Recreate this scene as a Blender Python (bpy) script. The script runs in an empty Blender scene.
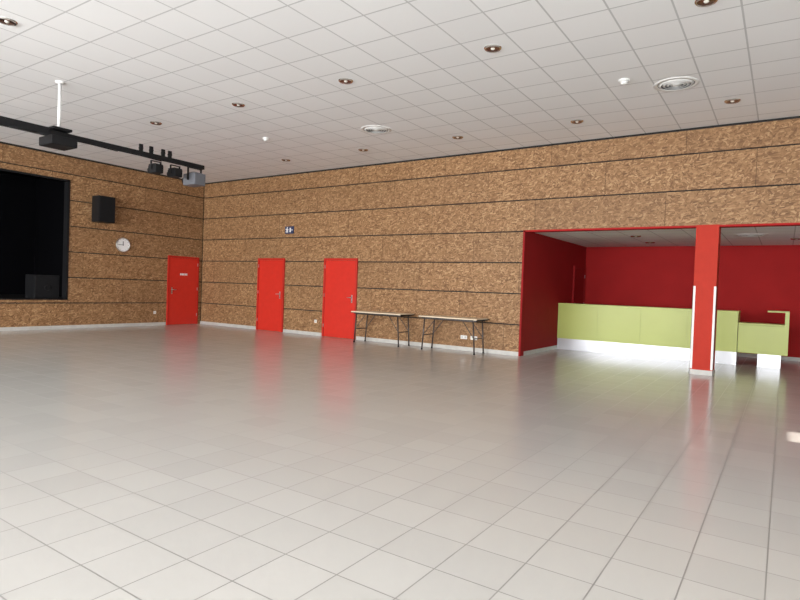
import bpy, bmesh, math
from mathutils import Vector, Matrix
scene=bpy.context.scene
scene.view_settings.view_transform='Standard'
COL=scene.collection
H=1.35; D=11.48; L=-15.3; CZ=4.43; RX=4.0; BY=-8.0

# ------------------------------------------------------------ materials
def nt(name):
    m=bpy.data.materials.new(name); m.use_nodes=True
    n=m.node_tree; b=n.nodes['Principled BSDF']; return m,n,b
def mk(name,col,rough=.5,metal=0,spec=.5,noise=0,scale=8,bump=0):
    m,n,b=nt(name)
    b.inputs['Roughness'].default_value=rough; b.inputs['Metallic'].default_value=metal
    b.inputs['Specular IOR Level'].default_value=spec
    b.inputs['Base Color'].default_value=(*col,1)
    if noise or bump:
        tc=n.nodes.new('ShaderNodeTexCoord'); nz=n.nodes.new('ShaderNodeTexNoise')
        nz.inputs['Scale'].default_value=scale; nz.inputs['Detail'].default_value=5
        n.links.new(tc.outputs['Object'],nz.inputs['Vector'])
        if noise:
            r=n.nodes.new('ShaderNodeValToRGB')
            r.color_ramp.elements[0].position=.3; r.color_ramp.elements[1].position=.7
            r.color_ramp.elements[0].color=(*[c*(1-noise) for c in col],1)
            r.color_ramp.elements[1].color=(*[min(1,c*(1+noise)) for c in col],1)
            n.links.new(nz.outputs['Fac'],r.inputs['Fac']); n.links.new(r.outputs['Color'],b.inputs['Base Color'])
        if bump:
            bp=n.nodes.new('ShaderNodeBump'); bp.inputs['Strength'].default_value=bump; bp.inputs['Distance'].default_value=.01
            n.links.new(nz.outputs['Fac'],bp.inputs['Height']); n.links.new(bp.outputs['Normal'],b.inputs['Normal'])
    return m
class G:
    """tiny node maths helper"""
    def __init__(s,n): s.n=n
    def m(s,op,a,b=0.0,c=None):
        x=s.n.nodes.new('ShaderNodeMath'); x.operation=op
        for i,v in enumerate((a,b,c)):
            if v is None: continue
            if isinstance(v,(int,float)): x.inputs[i].default_value=v
            else: s.n.links.new(v,x.inputs[i])
        return x.outputs[0]
    def mix(s,f,a,b,blend='MIX'):
        x=s.n.nodes.new('ShaderNodeMix'); x.data_type='RGBA'; x.blend_type=blend
        for sock,v in ((x.inputs[0],f),(x.inputs[6],a),(x.inputs[7],b)):
            if isinstance(v,(int,float)): sock.default_value=v
            elif isinstance(v,tuple): sock.default_value=(*v,1)
            else: s.n.links.new(v,sock)
        return x.outputs[2]
def xyz(n):
    g=n.nodes.new('ShaderNodeNewGeometry'); s=n.nodes.new('ShaderNodeSeparateXYZ')
    n.links.new(g.outputs['Position'],s.inputs[0]); return g,s.outputs
def grid(n,g,u,v,size,ou,ov,w):
    def line(c,o):
        f=g.m('FRACT',g.m('DIVIDE',g.m('SUBTRACT',c,o),size))
        d=g.m('ABSOLUTE',g.m('SUBTRACT',f,.5))
        return g.m('GREATER_THAN',d,.5-w/size/2)
    mask=g.m('MAXIMUM',line(u,ou),line(v,ov))
    cx=g.m('FLOOR',g.m('DIVIDE',g.m('SUBTRACT',u,ou),size)); cy=g.m('FLOOR',g.m('DIVIDE',g.m('SUBTRACT',v,ov),size))
    cb=n.nodes.new('ShaderNodeCombineXYZ'); n.links.new(cx,cb.inputs[0]); n.links.new(cy,cb.inputs[1])
    wn=n.nodes.new('ShaderNodeTexWhiteNoise'); wn.noise_dimensions='2D'; n.links.new(cb.outputs[0],wn.inputs['Vector'])
    return mask,wn.outputs['Value']
def floor_mat():
    m,n,b=nt('floor_tile'); g=G(n); geo,s=xyz(n)
    mask,r=grid(n,g,s[0],s[1],.333,-.02,.06,.007)
    c=g.mix(r,(.475,.463,.438),(.505,.492,.465))
    c=g.mix(mask,c,(.23,.22,.205)); n.links.new(c,b.inputs['Base Color'])
    n.links.new(g.m('ADD',g.m('MULTIPLY',mask,.3),.19),b.inputs['Roughness'])
    b.inputs['Specular IOR Level'].default_value=.55
    return m
def ceil_mat():
    m,n,b=nt('ceiling_tile'); g=G(n); geo,s=xyz(n)
    mask,r=grid(n,g,s[0],s[1],.6,-.5,-.25,.02)
    c=g.mix(r,(.82,.82,.82),(.85,.85,.85)); c=g.mix(mask,c,(.54,.54,.54))
    n.links.new(c,b.inputs['Base Color']); b.inputs['Roughness'].default_value=.8
    return m
def osb_mat(name,axis):
    m,n,b=nt(name); g=G(n); geo,s=xyz(n)
    u=s[axis]; z=s[2]
    def layer(ang,sx,sz,off):
        ca,sa=math.cos(ang),math.sin(ang)
        a=g.m('ADD',g.m('MULTIPLY',u,ca*sx),g.m('MULTIPLY',z,sa*sx))
        c=g.m('ADD',g.m('MULTIPLY',u,-sa*sz),g.m('MULTIPLY',z,ca*sz))
        cb=n.nodes.new('ShaderNodeCombineXYZ'); n.links.new(a,cb.inputs[0]); n.links.new(c,cb.inputs[1]); cb.inputs[2].default_value=off
        v=n.nodes.new('ShaderNodeTexVoronoi'); v.inputs['Scale'].default_value=1; n.links.new(cb.outputs[0],v.inputs['Vector'])
        sp=n.nodes.new('ShaderNodeSeparateColor'); n.links.new(v.outputs['Color'],sp.inputs[0])
        return sp.outputs[0],sp.outputs[1]
    a1,a2=layer(.15,15,45,0); b1,b2=layer(1.1,16,43,5.3); c1,c2=layer(-.8,16,47,9.7)
    sel=g.m('GREATER_THAN',a2,.55); sel2=g.m('GREATER_THAN',b2,.5)
    v=g.m('ADD',g.m('MULTIPLY',sel,a1),g.m('MULTIPLY',g.m('SUBTRACT',1,sel),g.m('ADD',g.m('MULTIPLY',sel2,b1),g.m('MULTIPLY',g.m('SUBTRACT',1,sel2),c1))))
    r=n.nodes.new('ShaderNodeValToRGB'); e=r.color_ramp.elements
    e[0].position=0; e[0].color=(.15,.076,.033,1); e[1].position=1; e[1].color=(.48,.30,.155,1)
    for p,c in ((.25,(.23,.120,.053)),(.6,(.30,.165,.076)),(.85,(.375,.215,.104))):
        x=e.new(p); x.color=(*c,1)
    n.links.new(v,r.inputs['Fac'])
    zi=g.m('FLOOR',g.m('DIVIDE',z,.66)); st=g.m('MULTIPLY',zi,1.1)
    ui=g.m('FLOOR',g.m('DIVIDE',g.m('ADD',u,st),2.5))
    cb=n.nodes.new('ShaderNodeCombineXYZ'); n.links.new(ui,cb.inputs[0]); n.links.new(zi,cb.inputs[1])
    wn=n.nodes.new('ShaderNodeTexWhiteNoise'); wn.noise_dimensions='2D'; n.links.new(cb.outputs[0],wn.inputs['Vector'])
    c=g.mix(g.m('MULTIPLY',wn.outputs['Value'],.25),r.outputs['Color'],(.18,.10,.05))
    f=g.m('FRACT',g.m('DIVIDE',g.m('ADD',u,st),2.5)); jl=g.m('LESS_THAN',f,.003)
    c=g.mix(jl,c,(.06,.03,.012))
    n.links.new(c,b.inputs['Base Color']); b.inputs['Roughness'].default_value=.55; b.inputs['Specular IOR Level'].default_value=.25
    return m
M=dict(
 floor=floor_mat(), ceil=ceil_mat(), osbx=osb_mat('strand_board_x',0), osby=osb_mat('strand_board_y',1),
 dark=mk('groove_black',(.012,.010,.009),.8),
 black=mk('stage_black',(.003,.003,.004),.9,spec=.05),
 red=mk('door_red',(.58,.028,.016),.38,spec=.35,noise=.04),
 redf=mk('frame_red',(.48,.022,.013),.4,spec=.35,noise=.04),
 pill=mk('pillar_red',(.46,.030,.014),.6,spec=.2,noise=.04),
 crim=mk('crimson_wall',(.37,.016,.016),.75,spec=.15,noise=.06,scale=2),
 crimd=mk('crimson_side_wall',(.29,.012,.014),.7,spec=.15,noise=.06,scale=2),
 lime=mk('lime_laminate',(.50,.56,.16),.35,spec=.35,noise=.03,scale=1.5),
 limed=mk('lime_edge',(.42,.46,.10),.4),
 plinth=mk('plinth_metal',(.60,.61,.64),.3,metal=.35,noise=.05,scale=1),
 white=mk('white_paint',(.80,.80,.79),.5),
 plas=mk('white_plastic',(.75,.75,.73),.4),
 skirt=mk('skirting_tile',(.50,.49,.46),.4,noise=.08),
 metal=mk('steel',(.55,.55,.55),.3,metal=1),
 chrome=mk('chrome',(.75,.74,.72),.18,metal=1),
 refl=mk('lamp_reflector',(.24,.13,.10),.25,metal=.8),  # red-brown reflection inside the unlit downlight, put into the base colour
 blk=mk('black_paint',(.008,.008,.009),.6,spec=.25),
 blk2=mk('black_cloth_grille',(.010,.010,.011),.8,spec=.15,noise=.3,scale=120,bump=.3),
 grey=mk('grey_casing',(.12,.125,.14),.45),
 glass=mk('lens_glass',(.05,.06,.08),.08),
 beige=mk('beige_laminate',(.74,.62,.46),.55,spec=.2,noise=.05),
 tleg=mk('table_steel',(.07,.055,.05),.4,metal=.4),
 blue=mk('sign_dark_blue',(.02,.035,.10),.4),
 wall=mk('plain_wall',(.74,.73,.70),.7,noise=.02),
 bulb=mk('bulb_glass',(.75,.72,.65),.2),
 stagef=mk('stage_floor_black',(.012,.011,.010),.7,spec=.2,noise=.2),
)
# ------------------------------------------------------------ mesh builder
class B:
    def __init__(s): s.bm=bmesh.new(); s.mats=[]
    def mi(s,k):
        if k not in s.mats: s.mats.append(k)
        return s.mats.index(k)
    def box(s,x0,x1,y0,y1,z0,z1,k,bev=0):
        t=bmesh.new(); bmesh.ops.create_cube(t,size=1)
        for v in t.verts: v.co=Vector(((x0+x1)/2+v.co.x*(x1-x0),(y0+y1)/2+v.co.y*(y1-y0),(z0+z1)/2+v.co.z*(z1-z0)))
        if bev: bmesh.ops.bevel(t,geom=t.edges[:],offset=bev,segments=2,affect='EDGES',profile=.6)
        return s._in(t,k)
    def cyl(s,p0,p1,r,k,seg=16,r2=None):
        p0=Vector(p0);p1=Vector(p1);d=p1-p0
        t=bmesh.new(); bmesh.ops.create_cone(t,cap_ends=True,segments=seg,radius1=r,radius2=r if r2 is None else r2,depth=d.length)
        q=Vector((0,0,1)).rotation_difference(d.normalized())
        for v in t.verts: v.co=q@v.co+(p0+p1)/2
        for f in t.faces: f.smooth=len(f.verts)==4
        return s._in(t,k)
    def lathe(s,prof,k,seg=32,axis=Vector((0,0,1)),at=(0,0,0)):
        t=bmesh.new(); q=Vector((0,0,1)).rotation_difference(axis); at=Vector(at); rings=[]
        for r,z in prof:
            if r<1e-6: rings.append([t.verts.new(q@Vector((0,0,z))+at)])
            else: rings.append([t.verts.new(q@Vector((r*math.cos(2*math.pi*i/seg),r*math.sin(2*math.pi*i/seg),z))+at) for i in range(seg)])
        for a,b in zip(rings,rings[1:]):
            for i in range(seg):
                j=(i+1)%seg
                if len(a)==1 and len(b)==1: continue
                if len(a)==1: f=t.faces.new((a[0],b[i],b[j]))
                elif len(b)==1: f=t.faces.new((a[i],a[j],b[0]))
                else: f=t.faces.new((a[i],a[j],b[j],b[i]))
                f.smooth=True
        bmesh.ops.recalc_face_normals(t,faces=t.faces[:])
        return s._in(t,k)
    def _in(s,t,k):
        i=s.mi(k)
        for f in t.faces: f.material_index=i
        me=bpy.data.meshes.new('tmp'); t.to_mesh(me); t.free(); s.bm.from_mesh(me); bpy.data.meshes.remove(me)
        return s
    def obj(s,name,parent=None,loc=(0,0,0)):
        me=bpy.data.meshes.new(name); s.bm.to_mesh(me); s.bm.free()
        for k in s.mats: me.materials.append(M[k])
        o=bpy.data.objects.new(name,me); COL.objects.link(o); o.location=loc
        if parent: o.parent=parent
        return o
def empty(name,loc,label,cat,rotz=0,group=None):
    o=bpy.data.objects.new(name,None); COL.objects.link(o); o.location=loc; o.rotation_euler=(0,0,rotz)
    o.empty_display_size=.2; o['label']=label; o['category']=cat
    if group: o['group']=group
    return o
def struct(o,label=None,cat=None):
    o['kind']='structure'
    if label: o['label']=label
    if cat: o['category']=cat
    return o
def dup(root,loc,rotz=None,label=None):
    kids=[c for c in COL.objects if c.parent==root]
    r=root.copy(); COL.objects.link(r); r.location=loc
    if rotz is not None: r.rotation_euler=(0,0,rotz)
    if label: r['label']=label
    for c in kids:
        gk=[x for x in COL.objects if x.parent==c]
        k=c.copy(); COL.objects.link(k); k.parent=r
        for x in gk:
            y=x.copy(); COL.objects.link(y); y.parent=k
    return r

# ------------------------------------------------------------ room shell
YB=16.0; AZ=2.67; OX=-4.61
struct(B().box(L-.2,RX+.2,BY-.2,YB+.2,-.12,0,'floor').obj('floor'),'large grey ceramic tile floor with light sheen','floor')
struct(B().box(L,RX,BY,D+.03,CZ,CZ+.12,'ceil').obj('ceiling'),'white suspended tile ceiling with square grid','ceiling')
struct(B().box(OX,RX,D+.18,YB,AZ,AZ+.1,'ceil').obj('ceiling_alcove'),'lower white tile ceiling over the bar','ceiling')
seams=[0]+[.66*i for i in range(1,7)]+[CZ-.045+.012]
def boards(b,u0,u1,zlo,zhi,axis,front,back,k):
    for a,c in zip(seams,seams[1:]):
        a2=max(a+.013,zlo); c2=min(c-.013,zhi)
        if a<.01: a2=max(0.0,zlo)
        if c2-a2<.03: continue
        if axis=='x': b.box(u0,u1,front,back,a2,c2,k)
        else: b.box(front,back,u0,u1,a2,c2,k)
b=B(); boards(b,L+.03,OX,0,9,'x',D,D+.035,'osbx'); boards(b,OX,RX,2.665,9,'x',D,D+.035,'osbx')
b.box(L,OX,D+.03,D+.18,0,CZ,'dark'); b.box(OX,RX,D+.03,D+.18,AZ,CZ,'dark')
struct(b.obj('wall_north'),'strand board clad wall in horizontal strips with dark grooves','wall')
SY0,SY1,SZ0,SZ1=-.5,7.43,.77,3.76
b=B(); boards(b,SY1,D,0,9,'y',L-.035,L,'osby'); boards(b,BY,SY1,0,SZ0,'y',L-.035,L,'osby'); boards(b,BY,SY1,SZ1,9,'y',L-.035,L,'osby'); boards(b,BY,SY0,SZ0,SZ1,'y',L-.035,L,'osby')
b.box(L-.18,L-.03,SY1,D+.18,0,CZ+.1,'dark'); b.box(L-.18,L-.03,BY,SY1,0,SZ0,'dark'); b.box(L-.18,L-.03,BY,SY1,SZ1,CZ+.1,'dark'); b.box(L-.18,L-.03,BY,SY0,SZ0,SZ1,'dark')
struct(b.obj('wall_west'),'strand board clad wall around the stage opening','wall')
b=B(); t=.05
b.box(L-.18,L+.02,SY1-t,SY1,SZ0-.03,SZ1+t,'blk').box(L-.18,L+.02,SY0,SY1,SZ1,SZ1+t,'blk').box(L-.18,L+.02,SY0,SY1-t,SZ0-.03,SZ0,'blk')
struct(b.obj('trim_1'),'black frame around the stage opening','frame')
b=B(); b.box(L-4.2,L-4.1,SY0-1,SY1+1,.0,CZ,'black').box(L-4.1,L-.19,SY0-1.1,SY0-1,0,CZ,'black').box(L-4.1,L-.19,SY1+1,SY1+1.1,0,CZ,'black')
b.box(L-4.1,L-.19,SY0-1,SY1+1,CZ-.1,CZ,'black')
struct(b.obj('wall_stage'),'black walls of the dark stage','wall')
struct(B().box(L-4.1,L-.18,SY0-1,SY1+1,0,SZ0-.03,'stagef').obj('floor_stage'),'black raised stage floor','floor')
# alcove walls
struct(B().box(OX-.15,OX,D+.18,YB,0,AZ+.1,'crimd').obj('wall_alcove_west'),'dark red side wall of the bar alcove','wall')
struct(B().box(OX-.15,RX+.15,YB,YB+.15,0,AZ+.1,'crim').obj('wall_alcove_north'),'crimson back wall behind the bar','wall')
# red reveal around the opening
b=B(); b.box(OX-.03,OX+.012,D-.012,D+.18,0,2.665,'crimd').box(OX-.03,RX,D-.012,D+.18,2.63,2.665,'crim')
struct(b.obj('trim_2'),'red edging of the bar opening','trim')
# right wall with glazed openings
b=B()
ops=[(-6.6,-3.0),(6.72,7.22)]; zt=2.28
ys=[BY]+[v for o in ops for v in o]+[YB]
for i in range(0,len(ys),2): b.box(RX,RX+.06,ys[i],ys[i+1],0,CZ,'wall')
for o in ops: b.box(RX,RX+.06,o[0],o[1],zt,CZ,'wall')
struct(b.obj('wall_east'),'plain light wall with glazed openings','wall')
# south wall with window openings
b=B(); wins=[(-14,-10.2),(-9.2,-5.4),(-4.4,-.6),(.2,3.4)]
xs=[L]+[v for o in wins for v in o]+[RX]
for i in range(0,len(xs),2): b.box(xs[i],xs[i+1],BY-.12,BY,0,CZ,'wall')
for o in wins: b.box(o[0],o[1],BY-.12,BY,0,.5,'wall').box(o[0],o[1],BY-.12,BY,3.2,CZ,'wall')
struct(b.obj('wall_south'),'plain light wall with large windows','wall')
for i,o in enumerate(wins):
    b=B(); x0,x1=o
    for xa in (x0,(x0+x1)/2-.03,x1-.06): b.box(xa,xa+.06,BY-.1,BY-.04,.5,3.2,'grey')
    b.box(x0,x1,BY-.1,BY-.04,.5,.56,'grey').box(x0,x1,BY-.1,BY-.04,3.14,3.2,'grey')
    struct(b.obj('window_%d'%(i+1)),'grey framed window','window')
def bb(name,pieces,):
    b=B()
    for p in pieces: b.box(*p,'skirt')
    struct(b.obj(name),'light grey tile skirting','baseboard')
SK=.085
bb('baseboard_north',[(L+.012,-12.70,D-.012,D,0,SK),(-11.62,-10.17,D-.012,D,0,SK),(-9.02,OX-.03,D-.012,D,0,SK)])
bb('baseboard_west',[(L,L+.012,BY,10.26,0,SK)])
bb('baseboard_alcove',[(OX,OX+.012,D+.18,14.85,0,SK),(OX+.012,RX,YB-.012,YB,0,SK)])

# ------------------------------------------------------------ doors (built facing -Y, local origin at base centre)
def door(name,loc,w,h,rot,label,frame='redf',leaf='red',hside=-1,plate=False):
    f=.055
    fr=B(); fr.box(-w/2,-w/2+f,-.045,0,0,h,frame,.004).box(w/2-f,w/2,-.045,0,0,h,frame,.004).box(-w/2+f,w/2-f,-.045,0,h-f,h,frame,.004)
    o=fr.obj(name,None,loc); o.rotation_euler=(0,0,rot); struct(o,label,'door')
    B().box(-w/2+f+.004,w/2-f-.004,-.032,-.002,.008,h-f-.004,leaf,.003).obj('door_leaf',o)
    hx=hside*(w/2-f-.09)
    hd=B(); hd.box(hx-.02,hx+.02,-.038,-.032,.93,1.13,'metal',.002).cyl((hx,-.036,1.06),(hx,-.085,1.06),.009,'metal').cyl((hx,-.08,1.06),(hx-hside*.12,-.08,1.06),.009,'metal')
    hd.cyl((hx,-.036,.97),(hx,-.042,.97),.01,'blk')
    k=hd.obj('door_handle',o); k['label']='brushed steel lever handle with plate'
    for z in (.25,1.05,1.8):
        hg=B(); hg.cyl((-hside*(w/2-f),-.05,z),(-hside*(w/2-f),-.05,z+.09),.008,'metal'); hg.obj('hinge',o)
    if plate:
        p=B()
        for i in range(5): p.box(-.12+i*.052,-.12+i*.052+.036,-.036,-.032,1.50,1.56,'white')
        p.obj('door_sign',o)['label']='small white lettering plate'
    return o
door('door_1',(L,10.815,0),1.08,2.08,math.pi/2,'bright red door with small white sign in strand board wall',hside=-1,plate=True)
door('door_2',(-12.16,D,0),1.07,2.07,0,'bright red door in strand board wall',hside=1)
door('door_3',(-9.60,D,0),1.12,2.07,0,'bright red door next to the folding tables',hside=1)
door('door_4',(OX,15.37,0),.95,2.1,math.pi/2,'dark red door inside the bar alcove','crimd','crimd')

# ------------------------------------------------------------ pillar
p=empty('pillar',(-1.19,D+.16,0),'square red pillar with white corner guards beside the bar','pillar')
B().box(-.18,.18,-.18,.18,0,AZ,'pill').obj('pillar_shaft',p)
for sx in (-1,1):
    g=B(); xo=sx*.18
    g.box(min(xo-sx*.035,xo+sx*.006),max(xo-sx*.035,xo+sx*.006),-.186,-.18,.1,1.58,'white').box(min(xo,xo+sx*.006),max(xo,xo+sx*.006),-.186,-.145,.1,1.58,'white')
    g.obj('corner_guard',p)['label']='white angle corner guard'
g=B(); g.box(-.19,.19,-.192,-.18,0,SK,'skirt').box(-.192,-.18,-.192,.19,0,SK,'skirt').box(.18,.192,-.192,.19,0,SK,'skirt')
g.obj('skirting',p)['label']='light grey tile skirting'

# ------------------------------------------------------------ bar counter
CY=13.8
c=empty('bar_counter',(OX,CY,0),'long lime green bar counter with metallic plinth','bar counter')
W=3.82
g=B(); n=4
for i in range(n):
    x0=.013+i*(W-.013)/n; x1=.013+(i+1)*(W-.013)/n-.002
    g.box(x0,x1,0,.03,.27,1.09,'lime')
g.box(W-.03,W,.03,.6,.27,1.09,'lime')
g.obj('front_panel',c)
B().box(.013,W-.035,.033,.6,.27,1.088,'limed').obj('body',c)
B().box(.013,W+.01,-.02,.62,1.09,1.125,'lime',.003).obj('countertop',c)
g=B()
for i in range(n):
    x0=.013+i*(W-.013)/n; x1=.013+(i+1)*(W-.013)/n-.002
    g.box(x0,x1,.03,.55,0,.27,'plinth')
g.obj('plinth',c)['label']='pale brushed metal plinth'
c=empty('bar_return_counter',(-.78,CY,0),'low lime green counter unit with raised shelf end','bar counter')
B().box(.0,.80,0,.03,.27,.84,'lime',.002).box(.0,.80,.03,.6,.27,.84,'limed').obj('body',c)
B().box(.0,.80,-.01,.6,.84,.89,'limed',.002).obj('worktop',c)
B().box(.80,.87,-.01,.7,.27,1.13,'lime',.002).obj('side_panel',c)
B().box(.50,.87,-.01,.7,1.13,1.16,'lime',.002).obj('raised_shelf',c)
B().box(.36,.76,.03,.55,0,.27,'plinth').obj('plinth',c)['label']='white metal plinth'

# ------------------------------------------------------------ folding tables
def table(loc,label):
    r=empty('folding_table',loc,label,'table',group='folding tables along the wall')
    w=1.44; d=.58; h=.755
    B().box(0,w,0,d,h-.030,h,'beige',.003).obj('table_top',r)['label']='beige laminate top'
    B().box(-.004,w+.004,-.006,0,h-.036,h-.024,'blk').box(-.006,0,0,d,h-.034,h-.014,'blk').box(w,w+.006,0,d,h-.034,h-.014,'blk').obj('edge_band',r)['label']='black edge band'
    g=B(); g.box(.05,w-.05,.06,.08,h-.06,h-.030,'tleg').box(.05,w-.05,d-.08,d-.06,h-.06,h-.030,'tleg'); g.obj('frame',r)
    for x,sg in ((.09,1),(w-.09,-1)):
        for y in (.07,d-.07):
            g=B(); g.cyl((x+sg*.03,y,h-.035),(x-sg*.02,y,.012),.016,'tleg').cyl((x-sg*.02,y,0),(x-sg*.02,y,.03),.02,'blk'); g.obj('leg',r)
        g=B(); g.cyl((x-.0,.07,.33),(x,d-.07,.33),.011,'tleg').cyl((x+sg*.03,.07,h-.045),(x+sg*.03,d-.07,h-.045),.012,'tleg')
        g.cyl((x,.07,.33),(x+sg*.30,.09,h-.05),.008,'tleg').cyl((x,d-.07,.33),(x+sg*.30,d-.09,h-.05),.008,'tleg'); g.obj('crossbar',r)
    return r
t1=table((-8.69,10.82,0),'narrow folding table, beige top, dark steel legs, beside red door')
dup(t1,(-6.76,10.82,0),label='narrow folding table, beige top, dark steel legs, above sockets')

# ------------------------------------------------------------ ceiling fixtures
def downlight(loc,label):
    r=empty('downlight',loc,label,'ceiling light',group='recessed ceiling downlights')
    B().lathe([(.082,-.001),(.084,-.014),(.095,-.018),(.108,-.008),(.112,0)],'chrome').obj('rim',r)['label']='chrome rim'
    B().lathe([(.084,-.013),(.06,-.007),(.03,-.003),(0,-.003)],'refl').obj('reflector',r)['label']='reflector with brown reflection put into its colour'
    B().lathe([(0,-.024),(.018,-.020),(.026,-.010),(.026,-.004)],'bulb').obj('bulb',r)
    return r
dl=None
for (yy,xx) in [(6.66,(-10.42,-8.0,-5.6,-3.2,-.8)),(10.2,(-10.42,-8.0,-5.6,-3.2,-.8)),(3.1,(-8.0,))]:
    for x in xx:
        if dl is None: dl=downlight((x,yy,CZ),'round recessed downlight with chrome rim in tile ceiling')
        else: dup(dl,(x,yy,CZ))
for x,y in ((-2.75,13.2),(-2.75,14.8),(.15,14.4)):
    dup(dl,(x,y,AZ),label='round recessed downlight in the bar ceiling')
def vent(loc,z=CZ):
    r=empty('ceiling_vent',loc,'round white air diffuser in tile ceiling','air vent',group='ceiling air diffusers')
    B().lathe([(.30,0),(.30,-.006),(.25,-.012),(.245,0)],'plas').obj('outer_ring',r)
    g=B()
    for rr in (.20,.15,.10,.05): g.lathe([(rr,-.02),(rr+.035,-.004),(rr+.031,-.001),(rr-.004,-.017),(rr,-.02)],'plas')
    g.lathe([(0,-.022),(.04,-.018),(.045,-.004)],'plas'); g.obj('louvre_ring',r)
    B().lathe([(.245,-.001),(0,-.001)],'grey').obj('vent_back',r)
    return r
v=vent((-1.43,9.05,CZ)); dup(v,(-6.76,9.0,CZ)); dup(v,(-.62,13.4,AZ),label='round white air diffuser in the bar ceiling')
def detector(loc):
    r=empty('smoke_detector',loc,'white round smoke detector on tile ceiling','smoke detector',group='ceiling smoke detectors')
    B().lathe([(.075,0),(.075,-.02),(.06,-.028),(0,-.028)],'plas').obj('base',r)
    B().lathe([(.05,-.028),(.05,-.05),(.035,-.065),(0,-.068)],'plas').obj('sensor_head',r)
    return r
s=detector((-2.03,8.54,CZ)); dup(s,(-9.28,8.48,CZ))

# ------------------------------------------------------------ lighting bar, projector, spotlights
BX=-9.7; BZ=3.6
r=empty('lighting_bar',(BX,0,BZ),'long black lighting bar hung below tile ceiling','lighting bar')
B().box(-.04,.04,2.0,7.25,-.04,.04,'blk',.006).obj('beam',r)
B().box(-.06,.06,2.0,4.35,-.055,.065,'blk',.006).obj('cable_trunking',r)
g=B()
for i in range(12): g.cyl((0.05,2.1+i*.42,-.05),(.05,2.1+(i+1)*.42,-.05-.012*(i%2)),.012,'blk',8)
g.obj('cable',r)
B().cyl((0,2.4,0),(0,2.4,CZ-BZ),.012,'blk').obj('suspension_rod',r)
for y in (5.92,6.12,6.36,6.5):
    B().box(-.015,.015,y-.035,y+.035,-.045,.17,'blk',.006).cyl((-.03,y,.10),(.03,y,.10),.03,'blk').obj('clamp',r)
r=empty('ceiling_projector',(BX,4.52,CZ),'dark video projector on white pole from ceiling','projector')
B().lathe([(.07,0),(.07,-.015),(.03,-.03)],'white').cyl((0,0,0),(0,0,-.74),.025,'white').obj('pole',r)['label']='white ceiling pole'
B().box(-.14,.14,-.14,.14,-.78,-.74,'blk',.005).box(-.02,.02,-.12,-.09,-.90,-.78,'blk').box(-.02,.02,.09,.12,-.90,-.78,'blk').obj('mount',r)
B().box(-.22,.2,-.2,.2,-1.03,-.89,'blk',.02).obj('body',r)
B().cyl((-.21,-.06,-.96),(-.26,-.06,-.96),.05,'grey').cyl((-.25,-.06,-.96),(-.262,-.06,-.96),.04,'glass').obj('lens',r)
def spot(loc,k,label,s=1.0):
    r=empty('stage_spotlight',loc,label,'stage light',group='stage lights on the bar')
    B().box(-.16*s,.16*s,-.11*s,.11*s,-.30*s,-.10*s,k,.02).box(-.1,.1,-.08,.08,-.10*s,-.08*s,k).obj('housing',r)
    B().cyl((-.15*s,0,-.2*s),(-.24*s,0,-.2*s),.075*s,'blk',20).cyl((-.24*s,0,-.2*s),(-.245*s,0,-.2*s),.065*s,'glass',20).obj('lens',r)
    g=B(); g.box(-.02,.02,-.135*s,-.12*s,-.22*s,-.0,'blk').box(-.02,.02,.12*s,.135*s,-.22*s,-.0,'blk').box(-.02,.02,-.135*s,.135*s,-.012,0,'blk'); g.obj('yoke',r)
    return r
spot((BX,6.22,BZ-.078),'blk','small black stage spotlight under the lighting bar',.75)
spot((BX,7.05,BZ-.045),'grey','grey stage light at the end of the lighting bar',1.15)
spot((BX,6.62,BZ-.078),'blk','small black stage spotlight next to grey light',.75)

# ------------------------------------------------------------ left wall items
r=empty('wall_speaker',(L,8.16,2.80),'black loudspeaker on bracket on strand board wall','loudspeaker')
B().box(.10,.46,-.22,.22,.0,.68,'blk',.015).obj('cabinet',r)
B().box(.46,.475,-.20,.20,.02,.66,'blk2',.005).obj('grille',r)
B().box(0,.012,-.08,.08,.24,.44,'blk').box(0,.12,-.03,.03,.32,.36,'blk').obj('bracket',r)
r=empty('wall_clock',(L,8.87,2.27),'round white wall clock with grey rim','clock')
ax=Vector((1,0,0))
B().lathe([(.20,0),(.20,.035),(.19,.045),(.178,.04),(.178,.02)],'metal',40,ax).obj('rim',r)
dial=B().lathe([(0,.025),(.18,.025)],'white',40,ax).obj('dial',r)
B().box(.026,.03,-.008,.008,-.02,.10,'blk').obj('hour_hand',r)
B().box(.031,.034,-.14,.02,-.006,.006,'blk').obj('minute_hand',r)
for i in range(12):
    a=i*math.pi/6; y=.155*math.sin(a); z=.155*math.cos(a); B().box(.0255,.027,y-.006,y+.006,z-.006,z+.006,'blk').obj('hour_mark',dial)
r=empty('stage_monitor_speaker',(L-.45,7.03,SZ0-.03),'black floor loudspeaker on the stage edge','loudspeaker')
B().box(-.25,.25,-.3,.3,.02,.62,'blk',.02).obj('cabinet',r)
B().box(.25,.262,-.27,.27,.05,.59,'blk2').lathe([(.07,0),(.075,.01),(.06,.012)],'blk',24,ax,(.262,0,.3)).obj('grille',r)
for y in (-.22,.22):
    for x in (-.18,.18): B().cyl((x,y,0),(x,y,.02),.025,'blk').obj('foot',r)
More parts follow.
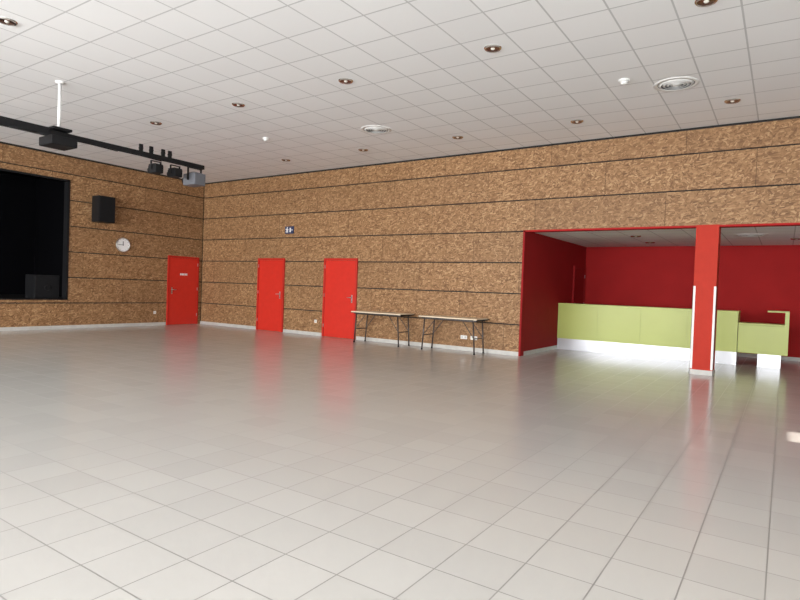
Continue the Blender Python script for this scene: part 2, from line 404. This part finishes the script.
# exit sign
r=empty('exit_sign',(-11.49,D,2.85),'small dark blue emergency exit sign with white running figure','exit sign')
B().box(-.16,.16,-.03,0,-.10,.10,'blue',.004).obj('panel',r)
g=B(); y0,y1=-.033,-.030
g.box(-.085,-.05,y0,y1,.045,.08,'white').box(-.10,-.055,y0,y1,-.02,.04,'white').box(-.13,-.10,y0,y1,.01,.03,'white').box(-.055,-.02,y0,y1,.0,.02,'white')
g.box(-.12,-.09,y0,y1,-.07,-.02,'white').box(-.07,-.04,y0,y1,-.07,-.01,'white').box(.02,.07,y0,y1,-.06,.06,'white').box(.085,.14,y0,y1,-.01,.01,'white')
g.obj('pictogram',r)['label']='white running figure and door'
def sock(loc,n,rot,label):
    r=empty('wall_socket',loc,label,'wall socket',rot,'wall sockets')
    B().box(-.04*n,.04*n,-.01,0,-.04,.04,'plas',.003).obj('plate',r)
    for i in range(n): B().cyl((-.04*n+.04+.08*i,-.0125,0),(-.04*n+.04+.08*i,-.01,0),.022,'skirt',16).obj('outlet',r)
sock((-5.95,D,.30),2,0,'double white wall socket low on strand board wall')
sock((-5.70,D,.30),2,0,'double white wall socket low on strand board wall')
sock((-10.42,D,.38),1,0,'single white wall socket beside red door')
sock((L,9.9,.38),1,math.pi/2,'single white wall socket beside red door')

# ------------------------------------------------------------ light
def area(loc,rot,sx,sy,e,col=(1,1,1)):
    l=bpy.data.lights.new('daylight','AREA'); l.shape='RECTANGLE'; l.size=sx; l.size_y=sy; l.energy=e; l.color=col
    o=bpy.data.objects.new('daylight',l); COL.objects.link(o); o.location=loc; o.rotation_euler=rot
for o,e in zip(wins,(840,780,720,680)): area(((o[0]+o[1])/2,BY-.02,1.85),(math.radians(90),0,0),o[1]-o[0]-.1,2.6,e,(.975,.985,1))
area((RX-.02,-4.8,1.2),(math.radians(90),0,math.radians(90)),3.3,2.2,220,(.98,.985,1))
sl=bpy.data.lights.new('sun','SUN'); sl.energy=12; sl.angle=.009; sl.color=(1,.95,.86)
so=bpy.data.objects.new('sun',sl); COL.objects.link(so)
so.rotation_euler=Vector((-3.97,0,-2.28)).to_track_quat('-Z','Y').to_euler()
w=bpy.data.worlds.new('world'); scene.world=w; w.use_nodes=True
w.node_tree.nodes['Background'].inputs[0].default_value=(.85,.92,1,1); w.node_tree.nodes['Background'].inputs[1].default_value=1.0

# ------------------------------------------------------------ camera
cd=bpy.data.cameras.new('camera'); cam=bpy.data.objects.new('camera',cd); COL.objects.link(cam); scene.camera=cam
f=572.; cd.sensor_width=36; cd.lens=f/800*36; cd.clip_start=.05; cd.clip_end=200
X=-Vector((-850,42.5,-f)).normalized()
Y=Vector((385,-2,-f)); Y=(Y-X*Y.dot(X)).normalized(); Z=X.cross(Y)
cam.matrix_world=Matrix.Translation((0,0,H))@Matrix((X,Y,Z)).to_4x4()
